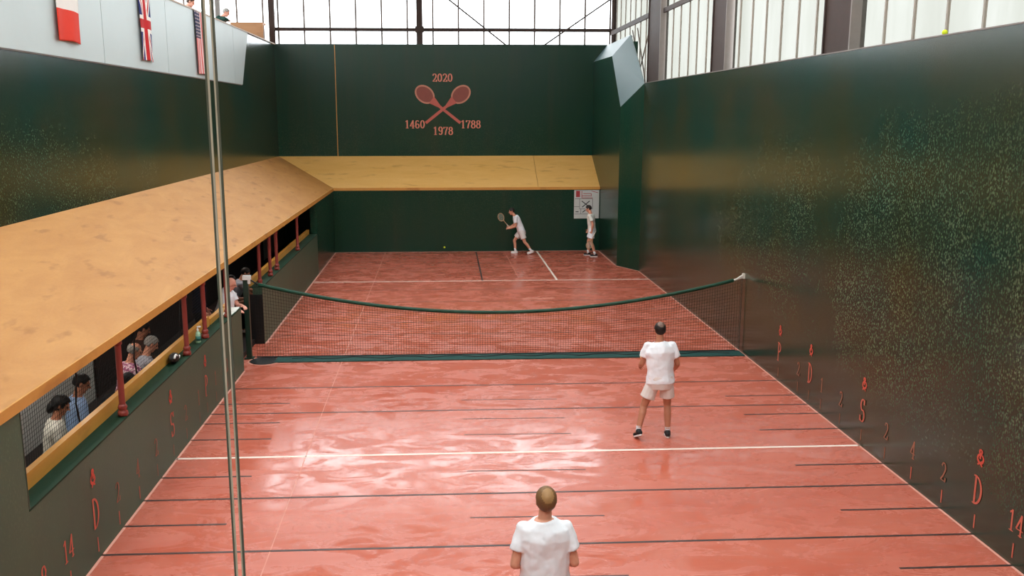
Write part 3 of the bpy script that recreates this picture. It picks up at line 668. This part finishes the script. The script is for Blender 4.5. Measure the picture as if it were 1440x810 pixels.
RB = [(-.3, .125, .085), (-.16, .165, .112), (0, .17, .118), (.25, .15, .106), (.5, .163, .116), (.72, .183, .12), (.86, .17, .104), (.95, .11, .083), (1.0, .064, .064)]
RS = [(0, .185, .137), (.25, .175, .132), (.5, .183, .135), (.72, .2, .136), (.87, .182, .116), (.955, .118, .096), (1.0, .088, .088)]
def person(label, loc, rz, J, st):
    """J: joints in the person's own frame (y forwards, z up). st: looks."""
    t = thing('person', label, 'person', loc, rz)
    s = st.get('s', 1.0); vox = st.get('vox', .0085); skin = SKINS[st.get('skin', 0)]
    pel, nk = V(J['pel']), V(J['nk']); sp = nv(nk - pel); L = (nk - pel).length
    hr = nv(J.get('hr', (1, 0, 0))); sr = nv(J.get('sr', (1, 0, 0)))
    def ring(f, w_, d, inf=0):
        R = nv(hr.lerp(sr, min(max(f, 0), 1))); R = nv(R - sp * R.dot(sp)); F = sp.cross(R)
        return (pel + sp * (f * L), R, F, (w_ + inf) * s * st.get('girth', 1), (d + inf) * s * st.get('girth', 1))
    arms = J['arms']; legs = J['legs']                                     # (sh, el, wr, hand dir, palm normal, curl) right then left; (hip, knee, ankle, toe dir)
    m = MB(); loft(m, [ring(*r) for r in RB])
    hd, hf = V(J['hd']), nv(J['hf']); up = nv(J.get('hu', hd - nk)); hf = nv(hf - up * hf.dot(up)); rt = hf.cross(up)
    m.capsule(nk - sp * .05 * s, hd - up * .06 * s - hf * .012 * s, .062 * s, .052 * s)
    fr = (rt, hf, up); H = lambda a, b, c: hd + (rt * a + hf * b + up * c) * s
    m.ell(H(0, -.012, .028), (.074 * s, .094 * s, .09 * s), 18, 12, fr)
    m.ell(H(0, .022, -.035), (.058 * s, .068 * s, .078 * s), 16, 10, fr)
    m.ell(H(0, .062, -.092), (.026 * s, .022 * s, .02 * s), 10, 8, fr)
    m.capsule(H(0, .09, .012), H(0, .112, -.022), .0085 * s, .014 * s, 8)
    m.capsule(H(-.045, .082, .03), H(.045, .082, .03), .011 * s, .011 * s, 8)
    for e in (1, -1): m.ell(H(.076 * e, -.012, -.005), (.01 * s, .02 * s, .032 * s), 10, 8, fr)
    for i, (sh, el, wr_, hdn, pn_, cu) in enumerate(arms):
        sh, el, wr_ = V(sh), V(el), V(wr_); side = 1 if i == 0 else -1
        m.capsule(sh, el, .048 * s, .041 * s); m.capsule(el, el.lerp(wr_, .3), .041 * s, .042 * s); m.capsule(el.lerp(wr_, .3), wr_, .042 * s, .027 * s)
        m.capsule(nk - sp * .085 * s, sh, .05 * s, .048 * s)
        hand(m, wr_, hdn, pn_, side, cu, s)
    for hip, kn, an, toe in legs:
        hip, kn, an = V(hip), V(kn), V(an)
        m.capsule(hip, kn, .088 * s, .056 * s); bk = -nv(V(toe)); m.capsule(kn, kn.lerp(an, .32) + bk * .012, .053 * s, .056 * s); m.capsule(kn.lerp(an, .32) + bk * .012, an, .056 * s, .037 * s)
        td = nv(toe); m.capsule(an + V((0, 0, -.03)) * s, an + td * .12 * s + V((0, 0, -.045)) * s, .036 * s, .032 * s)
    remesh(m, 'body', skin, t, vox, 3)
    # clothes
    m = MB(); hem = st.get('hem', -.14)
    loft(m, [ring(hem, .188, .142)] + [ring(*r) for r in RS])
    for i, (sh, el, wr_, *_r) in enumerate(arms):
        sh, el, wr_ = V(sh), V(el), V(wr_); m.capsule(nk - sp * .08 * s, sh, .066 * s, .068 * s)
        if st.get('sleeve', 'short') == 'short': m.capsule(sh, sh.lerp(el, .62), .067 * s, .076 * s, flat=True)
        else: m.capsule(sh, el, .07 * s, .058 * s); m.capsule(el, el.lerp(wr_, .92), .058 * s, .042 * s, flat=True)
    remesh(m, st.get('top', 'shirt'), CL[st.get('shirt', 'white')], t, max(vox, .009), 3, .036)
    m = MB(); loft(m, [ring(-.3, .145, .11), ring(-.15, .182, .13), ring(.02, .184, .134), ring(.1, .176, .128)])
    for hip, kn, an, toe in legs:
        hip, kn, an = V(hip), V(kn), V(an)
        if st.get('long'): m.capsule(hip, kn, .1 * s, .074 * s); m.capsule(kn, kn.lerp(an, .97), .074 * s, .062 * s, flat=True)
        else: m.capsule(hip, hip.lerp(kn, st.get('short', .66)), .102 * s, .112 * s, flat=True)
    remesh(m, 'trousers' if st.get('long') else 'shorts', CL[st.get('shorts', 'offwhite')], t, max(vox, .009), 3, .014)
    # shoes and socks
    for hip, kn, an, toe in legs:
        an, td = V(an), nv(toe); dn = nv(V((0, 0, -1)) - td * V((0, 0, -1)).dot(td)); rt_ = td.cross(-dn)
        m = MB(); a = an + dn * .038 * s - td * .045 * s; b = an + dn * .045 * s + td * .13 * s
        m.capsule(a, b, .042 * s, .036 * s); m.ell(an + dn * .045 * s + td * .09 * s, (.045 * s, .07 * s, .033 * s), 12, 8, (rt_, td, -dn)); m.capsule(an + dn * .02 * s - td * .02 * s, an - dn * .0 * s, .046 * s, .045 * s, flat=True)
        sh_ = remesh(m, 'shoe', SHOE_B if st.get('shoe') == 'black' else SHOE_W, t, .007, 3)
        m = MB(); pr = []
        for k in range(18):
            q = k * 2 * math.pi / 18; wd = .046 if math.cos(q) > 0 else .038
            pr.append(an + dn * .066 * s + td * (.042 + .125 * math.cos(q)) * s + rt_ * wd * math.sin(q) * s)
        m.prism(pr, dn * .022 * s); m.build('sole', SHOE_W, sh_)
        if not st.get('long'):
            m = MB(); up_ = nv(V(kn) - an); m.tube([an + dn * .01, an + up_ * .05, an + up_ * st.get('sock', .1)], [.044 * s, .041 * s, .045 * s], 14); m.build('sock', CL['white'], t, True)
    # hair, eyes, mouth
    hs = st.get('hair', 'short'); hm = HAIR[st.get('haircol', 'dark')]
    m = MB(); seg, rg = 36, 26; g = 1.05 if hs != 'full' else 1.16
    RX, RY, RZ = .0765 * g, .0965 * g, .093 * g
    keep, idx, fs = [], {}, []
    def hp(i, k):
        th = math.pi * min(max(i / rg, .01), .99); a = k * 2 * math.pi / seg
        return (math.sin(th) * math.cos(a), math.sin(th) * math.sin(a), math.cos(th))
    def mask(x_, y_, z_):
        if y_ > .55 and z_ < .5: return False                              # the face
        if z_ < -.35 - (.35 if hs == 'full' else .0) + max(0, y_) * .9 and y_ > -.2: return False
        if z_ < (-.62 if hs == 'short' or hs == 'bald' else -.88): return False
        if abs(x_) > .8 and -.2 < y_ < .25 and z_ < .0: return False       # the ears
        if hs == 'none': return False
        if hs == 'bald': return z_ < .42 and y_ < .35
        if hs == 'crown': return not ((x_ * x_) / .5 + ((y_ + .52) ** 2) / .6 + ((z_ - .66) ** 2) / .6 < .62)
        return True
    m.crown = []
    for i in range(rg):
        for k in range(seg):
            c = [sum(q) / 4 for q in zip(hp(i, k), hp(i + 1, k), hp(i + 1, k + 1), hp(i, k + 1))]
            bare = hs == 'crown' and not mask(*c) and c[2] > .1 and c[1] < .5
            if mask(*c) or bare:
                f_ = []
                for ii, kk in ((i, k), (i + 1, k), (i + 1, (k + 1) % seg), (i, (k + 1) % seg)):
                    if (ii, kk) not in idx:
                        idx[(ii, kk)] = len(m.v); p = hp(ii, kk); j = 1 + .03 * noise.noise(V(p) * 6)
                        m.v.append(tuple(H(p[0] * RX * j, -.012 + p[1] * RY * j, .028 + p[2] * RZ * j)))
                    f_.append(idx[(ii, kk)])
                m.f.append(tuple(f_)); m.mi.append(1 if bare else 0)
    if m.f:
        o = m.build('hair', [hm, st.get('thin', hm)] if hs == 'crown' else hm, t, True); k = o.modifiers.new('thick', 'SOLIDIFY'); k.thickness = .012; k.offset = 0
    if hs == 'full' and st.get('bun'):
        m = MB(); m.ell(H(0, -.1, -.05), (.07 * s, .05 * s, .09 * s), 14, 10, fr); m.build('hair_back', hm, t, True)
    for e in (1, -1):
        m = MB(); m.ell(H(.031 * e, .079, .006), (.0125 * s, .008 * s, .008 * s), 10, 8, fr); m.build('eye', EYE, t, True)
    m = MB(); m.ell(H(0, .083, -.058), (.023 * s, .008 * s, .006 * s), 10, 8, fr); m.build('mouth', LIP, t, True)
    if st.get('headband'):
        m = MB(); m.tube_rings([[H(.081 * math.cos(q), -.012 + .101 * math.sin(q), z_ + .012 * math.sin(q)) for q in [k * math.pi / 14 for k in range(28)]] for z_ in (.04, .062)]); m.build('headband', CL['white'], t, True)
    if st.get('cap'):
        m = MB(); m.ell(H(0, -.01, .06), (.084 * s, .104 * s, .078 * s), 18, 10, fr); m.ell(H(0, .12, .05), (.06 * s, .06 * s, .008 * s), 14, 6, fr); m.build('cap', CL[st['cap']], t, True)
    return t

def racquet(label, hold, tip, face_n, grp='racquets of the players'):
    """hold: where the hand grips; tip direction"""
    hold, d = V(hold), nv(tip); n = nv(V(face_n) - d * V(face_n).dot(d)); r = d.cross(n)
    t = thing('racquet', label, 'racquet', tuple(hold), 0, grp); O = V((0, 0, 0))
    m = MB(); m.tube([O - d * .09, O - d * .08, O + d * .11], [.019, .016, .0145], 10); m.build('grip', plain('racquet_grip', (214, 206, 190), .7, .3), t, True)
    wood = plain('racquet_wood', (196, 160, 120), .45, .4)
    c = O + d * .46
    m = MB(); m.tube([O + d * .11, O + d * .28], [.012, .011], 10)
    for e in (1, -1): m.tube([O + d * .28, O + d * .32 + r * .03 * e, c - d * .105 + r * .075 * e], .009, 8)
    m.build('shaft', wood, t, True)
    m = MB(); m.tube([c + d * (.145 * math.cos(q)) + r * (.108 * math.sin(q) + .012 * math.cos(q)) for q in [k * math.pi / 16 for k in range(33)]], .0105, 8); m.build('hoop', wood, t, True)
    m = MB()
    for k in range(-6, 7):
        u = k / 7; h_ = math.sqrt(1 - u * u)
        m.tube([c + r * .1 * u - d * .135 * h_, c + r * .1 * u + d * .135 * h_], .0016, 4); m.tube([c + d * .135 * u - r * .1 * h_, c + d * .135 * u + r * .1 * h_], .0016, 4)
    m.build('strings', plain('racquet_strings', (190, 206, 190), .5, .4), t)
    return t
def W2(o, p):                                        # a point of the person's own frame in the world
    c, s_ = math.cos(o.rotation_euler[2]), math.sin(o.rotation_euler[2]); p = V(p)
    return V((o.location[0] + c * p.x - s_ * p.y, o.location[1] + s_ * p.x + c * p.y, o.location[2] + p.z))

# player at the net side of the service court, seen from behind
Jm = dict(pel=(-.01, 0, .90), nk=(-.02, .07, 1.435), hd=(-.015, .10, 1.60), hf=(0, 1, -.1), hr=(1, .12, 0), sr=(1, .05, -.02),
          arms=[((.17, .07, 1.375), (.255, .05, 1.10), (.235, .27, .93), (-.1, .75, -.5), (-1, .1, 0), 1.05),
                ((-.195, .07, 1.375), (-.265, .1, 1.10), (-.25, .31, 1.02), (.15, .8, -.35), (.9, .1, -.4), .55)],
          legs=[((.09, 0, .86), (.125, .06, .475), (.125, -.02, .088), (.12, 1, -.05)), ((-.1, 0, .86), (-.235, .03, .47), (-.335, -.10, .135), (-.2, .85, -.42))])
pm_ = person('man in white kit seen from behind, standing between net and white line', (2.07, -5.03, 0), 0, Jm, dict(s=.98, girth=1.16, thin=plain('hair_thin_dark', (112, 84, 70), .45, .4, .1, 60), vox=.0065, hair='crown', haircol='dark', skin=1, shirt='white', shorts='offwhite', shoe='black', sock=.06))
racquet('racquet carried low in front by the man near the net', W2(pm_, (.215, .345, .885)), (-.55, .8, .25), (0, .2, 1))
# nearest player
Jn = dict(pel=(0, 0, .94), nk=(0, .03, 1.475), hd=(.01, .03, 1.63), hf=(-.05, 1, .3), hu=(0.03, -.22, 1),
          arms=[((.175, .03, 1.39), (.245, -.02, 1.11), (.19, .2, 1.02), (-.5, .8, .1), (-.6, -.2, -.8), .7),
                ((-.175, .03, 1.39), (-.245, -.03, 1.11), (-.16, .19, 1.0), (.5, .8, .1), (.6, -.2, -.8), .7)],
          legs=[((.095, 0, .9), (.14, .05, .49), (.16, 0, .088), (.2, 1, -.05)), ((-.095, 0, .9), (-.14, .05, .49), (-.16, 0, .088), (-.2, 1, -.05))])
pn_ = person('fair-haired man with thinning crown in white tee, nearest the viewing glass', (-.315, -11.15, 0), 0, Jn, dict(s=1.0, girth=1.17, thin=plain('hair_thin_blond', (158, 118, 74), .5, .35, .12, 60), vox=.0065, hair='crown', haircol='blond', skin=0, shirt='white', shorts='offwhite', shoe='white'))
racquet('racquet held in both hands by the nearest man', W2(pn_, (.02, .29, 1.0)), (.1, .6, -.6), (0, .6, .6))
# far left player, leaning into a stroke; faces along -x (rz = 90 degrees)
Jf = dict(pel=(0, .03, .80), nk=(0, .25, 1.32), hd=(0, .365, 1.465), hf=(0, 1, -.22), hu=(0, .3, 1), sr=(1, -.15, 0),
          arms=[((.19, .18, 1.27), (.2, .27, .98), (.1, .42, .92), (-.2, .9, .2), (-.8, 0, -.3), 1.1),
                ((-.19, .24, 1.27), (-.2, .24, .98), (-.13, .43, .9), (.2, .9, 0), (.6, .1, -.6), .6)],
          legs=[((.1, .03, .77), (.13, .26, .45), (.12, .22, .088), (.1, 1, -.03)), ((-.1, .03, .77), (-.14, -.08, .42), (-.16, -.3, .13), (0, .9, -.3))])
pf = person('dark-haired man in white crouching to play by the far wall', (1.62, 13.95, 0), math.radians(90), Jf, dict(s=.97, vox=.009, hair='short', haircol='dark', skin=0, shirt='white', shorts='offwhite', shoe='white'))
racquet('racquet raised by the crouching man at the far wall', W2(pf, (.03, .47, .95)), (-.5, -.3, .62), (.3, -1, .1))
# far right player
Jr = dict(pel=(0, 0, .92), nk=(0, .05, 1.44), hd=(0, .12, 1.60), hf=(.1, 1, -.05), sr=(1, .1, 0),
          arms=[((.19, .05, 1.38), (.26, .0, 1.1), (.2, .12, .88), (-.1, .5, -.8), (-1, 0, 0), .7),
                ((-.19, .05, 1.38), (-.27, -.06, 1.1), (-.2, -.02, .86), (.1, .3, -.9), (1, 0, 0), .9)],
          legs=[((.095, 0, .88), (.13, .12, .48), (.13, .12, .088), (.15, 1, -.03)), ((-.095, 0, .88), (-.13, .0, .48), (-.13, -.14, .088), (-.1, 1, -.03))])
pr_ = person('man in white polo and headband standing before the poster', (3.93, 13.28, 0), math.radians(75), Jr, dict(s=1.0, vox=.009, hair='short', haircol='dark', skin=0, shirt='cream', shorts='white', shoe='black', headband=True))
racquet('racquet hanging down from the hand of the headband man', W2(pr_, (-.2, -.12, .80)), (-.4, -.4, -.7), (.3, -1, .1))

def seated(lean=.1, head=(.0, 1, 0), arms='lap', tw=0):
    nkz, nky = .5 + .5 * math.cos(lean), .5 * math.sin(lean)
    hd = V((0, nky + .06 + .1 * lean, nkz + .155))
    a = {'lap': lambda s_: ((.2 * s_, nky, nkz - .08), (.25 * s_, nky + .08, nkz - .36), (.12 * s_, nky + .3, .6), (-.3 * s_, .9, -.2), (0, 0, -1), .4),
         'ledge': lambda s_: ((.19 * s_, nky, nkz - .08), (.27 * s_, nky + .22, nkz - .3), (.1 * s_, nky + .42, nkz - .26), (-.6 * s_, .7, 0), (0, 0, -1), .4)}[arms]
    return dict(pel=(0, 0, .5), nk=(0, nky, nkz), hd=tuple(hd), hf=head, arms=[a(1), a(-1)],
                legs=[((.1, 0, .48), (.13, .44, .5), (.13, .42, .09), (.1, 1, 0)), ((-.1, 0, .48), (-.13, .44, .5), (-.13, .42, .09), (-.1, 1, 0))])
GX = -5.76; VX = .011
def spect(label, y, rz, J, x=GX, z=.22, **st):
    st.setdefault('vox', VX); st.setdefault('long', True); st.setdefault('shorts', 'jeans')
    return person(label, (x, y, z), math.radians(rz), J, st)
spect('dark-haired woman in white top seated nearest in the gallery', -7.42, -70, seated(.12, (.1, 1, 0)), z=.2, hair='full', bun=True, haircol='black', skin=1, shirt='cream', s=.95, sleeve='long')
spect('dark-haired man in pale blue shirt seated beside woman in white', -6.68, -62, seated(.08, (.1, 1, 0)), z=.25, haircol='black', skin=1, shirt='lightblue', sleeve='long')
spect('person in black bending over the ledge behind first red post', -5.95, -50, seated(.75, (.0, 1, -.4), 'ledge'), x=-5.8, z=.12, haircol='black', skin=1, shirt='black', sleeve='long', shorts='black')
spect('grey-haired man in pink checked shirt leaning on the ledge', -5.0, -66, seated(.22, (-.1, 1, -.15), 'ledge'), x=-5.72, z=.25, hair='bald', haircol='grey', skin=0, shirt='pinkcheck', sleeve='short')
spect('person in grey checked shirt seated behind the man in pink', -4.38, -62, seated(.3, (0, 1, -.2), 'ledge'), x=-5.72, z=.2, haircol='grey', skin=0, shirt='check', sleeve='short')
spect('dark-haired person in brown seated back in gallery shade', -3.6, -62, seated(.1, (0, 1, 0)), x=-5.95, z=.25, haircol='black', skin=1, shirt='brown', sleeve='long')
# two people at the gap by the net
Js = dict(pel=(0, 0, .92), nk=(.02, .06, 1.42), hd=(.03, .13, 1.57), hf=(-.3, 1, -.2), sr=(1, 0, 0),
          arms=[((.19, .06, 1.36), (.3, .12, 1.12), (.42, .3, 1.15), (.5, .8, -.1), (0, 0, -1), .4), ((-.17, .08, 1.36), (-.14, .2, 1.12), (.1, .34, 1.16), (.8, .6, -.1), (0, 0, -1), .4)],
          legs=[((.095, 0, .88), (.1, .04, .48), (.1, 0, .09), (.1, 1, 0)), ((-.095, 0, .88), (-.1, .04, .48), (-.1, 0, .09), (-.1, 1, 0))])
Jstand = dict(pel=(0, 0, .93), nk=(0, .02, 1.46), hd=(0, .06, 1.62), hf=(0, 1, -.1),
          arms=[((.19, .02, 1.40), (.24, .0, 1.12), (.2, .12, .88), (0, .4, -.9), (-1, 0, 0), .5), ((-.19, .02, 1.40), (-.24, .0, 1.12), (-.2, .12, .88), (0, .4, -.9), (1, 0, 0), .5)],
          legs=[((.095, 0, .88), (.1, .02, .48), (.1, 0, .09), (.1, 1, 0)), ((-.095, 0, .88), (-.1, .02, .48), (-.1, 0, .09), (-.1, 1, 0))])
spect('bald man in white shirt leaning on the gallery ledge by the net post', -.42, -90, Js, x=-5.27, z=.0, vox=.009, hair='none', skin=2, shirt='white', shorts='brown')
spect('person in dark clothes and cap standing behind the bald man', -.1, -80, Jstand, x=-5.85, z=.1, haircol='dark', skin=2, shirt='navy', cap='grey', sleeve='long', shorts='black')
spect('person in white seated low just beyond the net post', 1.9, -80, seated(.3, (0, 1, 0), 'ledge'), x=-5.9, z=.08, haircol='dark', skin=1, shirt='white', shorts='black')
spect('person in patterned grey top seated at the pair of red posts', 2.95, -80, seated(.45, (0, 1, -.2), 'ledge'), x=-5.9, z=.1, haircol='dark', skin=0, shirt='check', shorts='black')
# two leaning over the balcony
Jb = dict(pel=(0, -.08, .86), nk=(0, .22, 1.27), hd=(0, .36, 1.40), hf=(.35, 1, -.6), hu=(0, .5, 1),
          arms=[((.2, .2, 1.21), (.32, .3, 1.2), (.1, .4, 1.19), (-.9, .3, 0), (0, 0, -1), .4), ((-.2, .2, 1.21), (-.32, .3, 1.2), (-.1, .36, 1.19), (.9, .3, 0), (0, 0, -1), .4)],
          legs=[((.095, -.08, .83), (.1, 0, .46), (.1, -.05, .09), (.1, 1, 0)), ((-.095, -.08, .83), (-.1, 0, .46), (-.1, -.05, .09), (-.1, 1, 0))])
spect('grey-haired man in dark green jacket leaning over the balcony', 10.7, -75, Jb, x=-7.72, z=6.25, haircol='grey', skin=2, shirt='darkgreen', sleeve='long', top='jacket')
spect('dark-haired person peering over the balcony above the striped flag', 6.75, -70, Jb, x=-7.74, z=6.1, haircol='brown', skin=2, shirt='black', sleeve='long')

# ------------------------------------------------------------------ gallery furniture and small things
bn = thing('bench', 'long dark red bench for the gallery spectators', 'bench')
boxo('seat', M['bench'], bn, -6.0, -8.6, .53, -5.6, -3.2, .565)
for y in (-8.4, -6.7, -5, -3.4): boxo('leg', M['bench'], bn, -5.95, y - .04, .1, -5.65, y + .04, .53)
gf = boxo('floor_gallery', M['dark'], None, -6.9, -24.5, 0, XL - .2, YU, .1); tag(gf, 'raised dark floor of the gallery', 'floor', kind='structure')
ch = thing('folding_chair', 'dark red chair at the near end of the gallery', 'chair', (-5.55, -9.35, .1))
boxo('seat', M['bench'], ch, -.2, -.2, .43, .2, .2, .47); boxo('backrest', M['bench'], ch, -.2, .18, .5, .2, .21, 1.05)
for sx in (-.18, .15):
    for sy in (-.18, .15): boxo('leg', M['bench'], ch, sx, sy, 0, sx + .03, sy + .03, .43)
bo = thing('bottle', 'pale green pump bottle standing on the green sill', 'bottle', (XL - .08, -3.72, SZ))
m = MB(); m.lathe([(.036, 0), (.04, .02), (.04, .14), (.03, .17), (.014, .185), (.014, .2)]); m.build('body', M['green_plastic'], bo, True)
m = MB(); m.lathe([(.0415, .04), (.0415, .11)]); m.build('paper_label', M['teal'], bo, True)
m = MB(); m.lathe([(.017, .2), (.017, .225), (.008, .23), (.008, .25)]); m.box(-.01, -.012, .25, .05, .012, .265); m.build('pump', M['white'], bo)
bg_ = thing('small_bag', 'small black and white bag on the green sill', 'bag', (XL - .12, -4.95, SZ))
m = MB(); m.ell((0, 0, .075), (.07, .15, .075), 14, 10); m.build('body', M['black'], bg_, True)
m = MB(); m.tube([(.05, -.13 + .02 * k, .1 + .04 * math.sin(k * .5)) for k in range(13)], .014, 6); m.build('strap', M['white'], bg_, True)
pa = thing('paper_sheet', 'white paper sheets lying on the ledge end', 'paper', (XL - .12, -1.3, SZ))
m = MB(); m.prism([(-.1, -.32, 0), (.1, -.3, 0), (.11, .3, 0), (-.1, .33, 0)], (0, 0, .006)); m.build('sheet', M['paper'], pa)
m = MB(); m.prism([(-.08, -.1, .006), (.12, -.06, .006), (.1, .36, .006), (-.1, .3, .006)], (0, 0, .005)); m.build('sheet', M['paper'], pa)

for k, y in enumerate((-8.2, -5.4, -2.2, 3.5)):  # unseen fill lamps, added to brighten the shaded spectators
    la = thing('added_lamp', 'added white fill lamp under the gallery roof, ' + ('nearest of four', 'second of four', 'third of four, by the net', 'beyond the net')[k], 'lamp', (-6.2, y, 2.55), 0, 'added fill lamps of the gallery')
    boxo('housing', M['white'], la, -.08, -.5, .02, .08, .5, .06); boxo('mounting', M['white'], la, -.02, -.3, .06, .02, .3, .22)
    ld = bpy.data.lights.new('fill_light', 'AREA'); ld.shape = 'RECTANGLE'; ld.size = .14; ld.size_y = .95; ld.energy = 14; ld.color = (1, .95, .86)
    lo = bpy.data.objects.new('fill_light', ld); C.objects.link(lo); lo.parent = la; lo.location = (0, 0, .015)
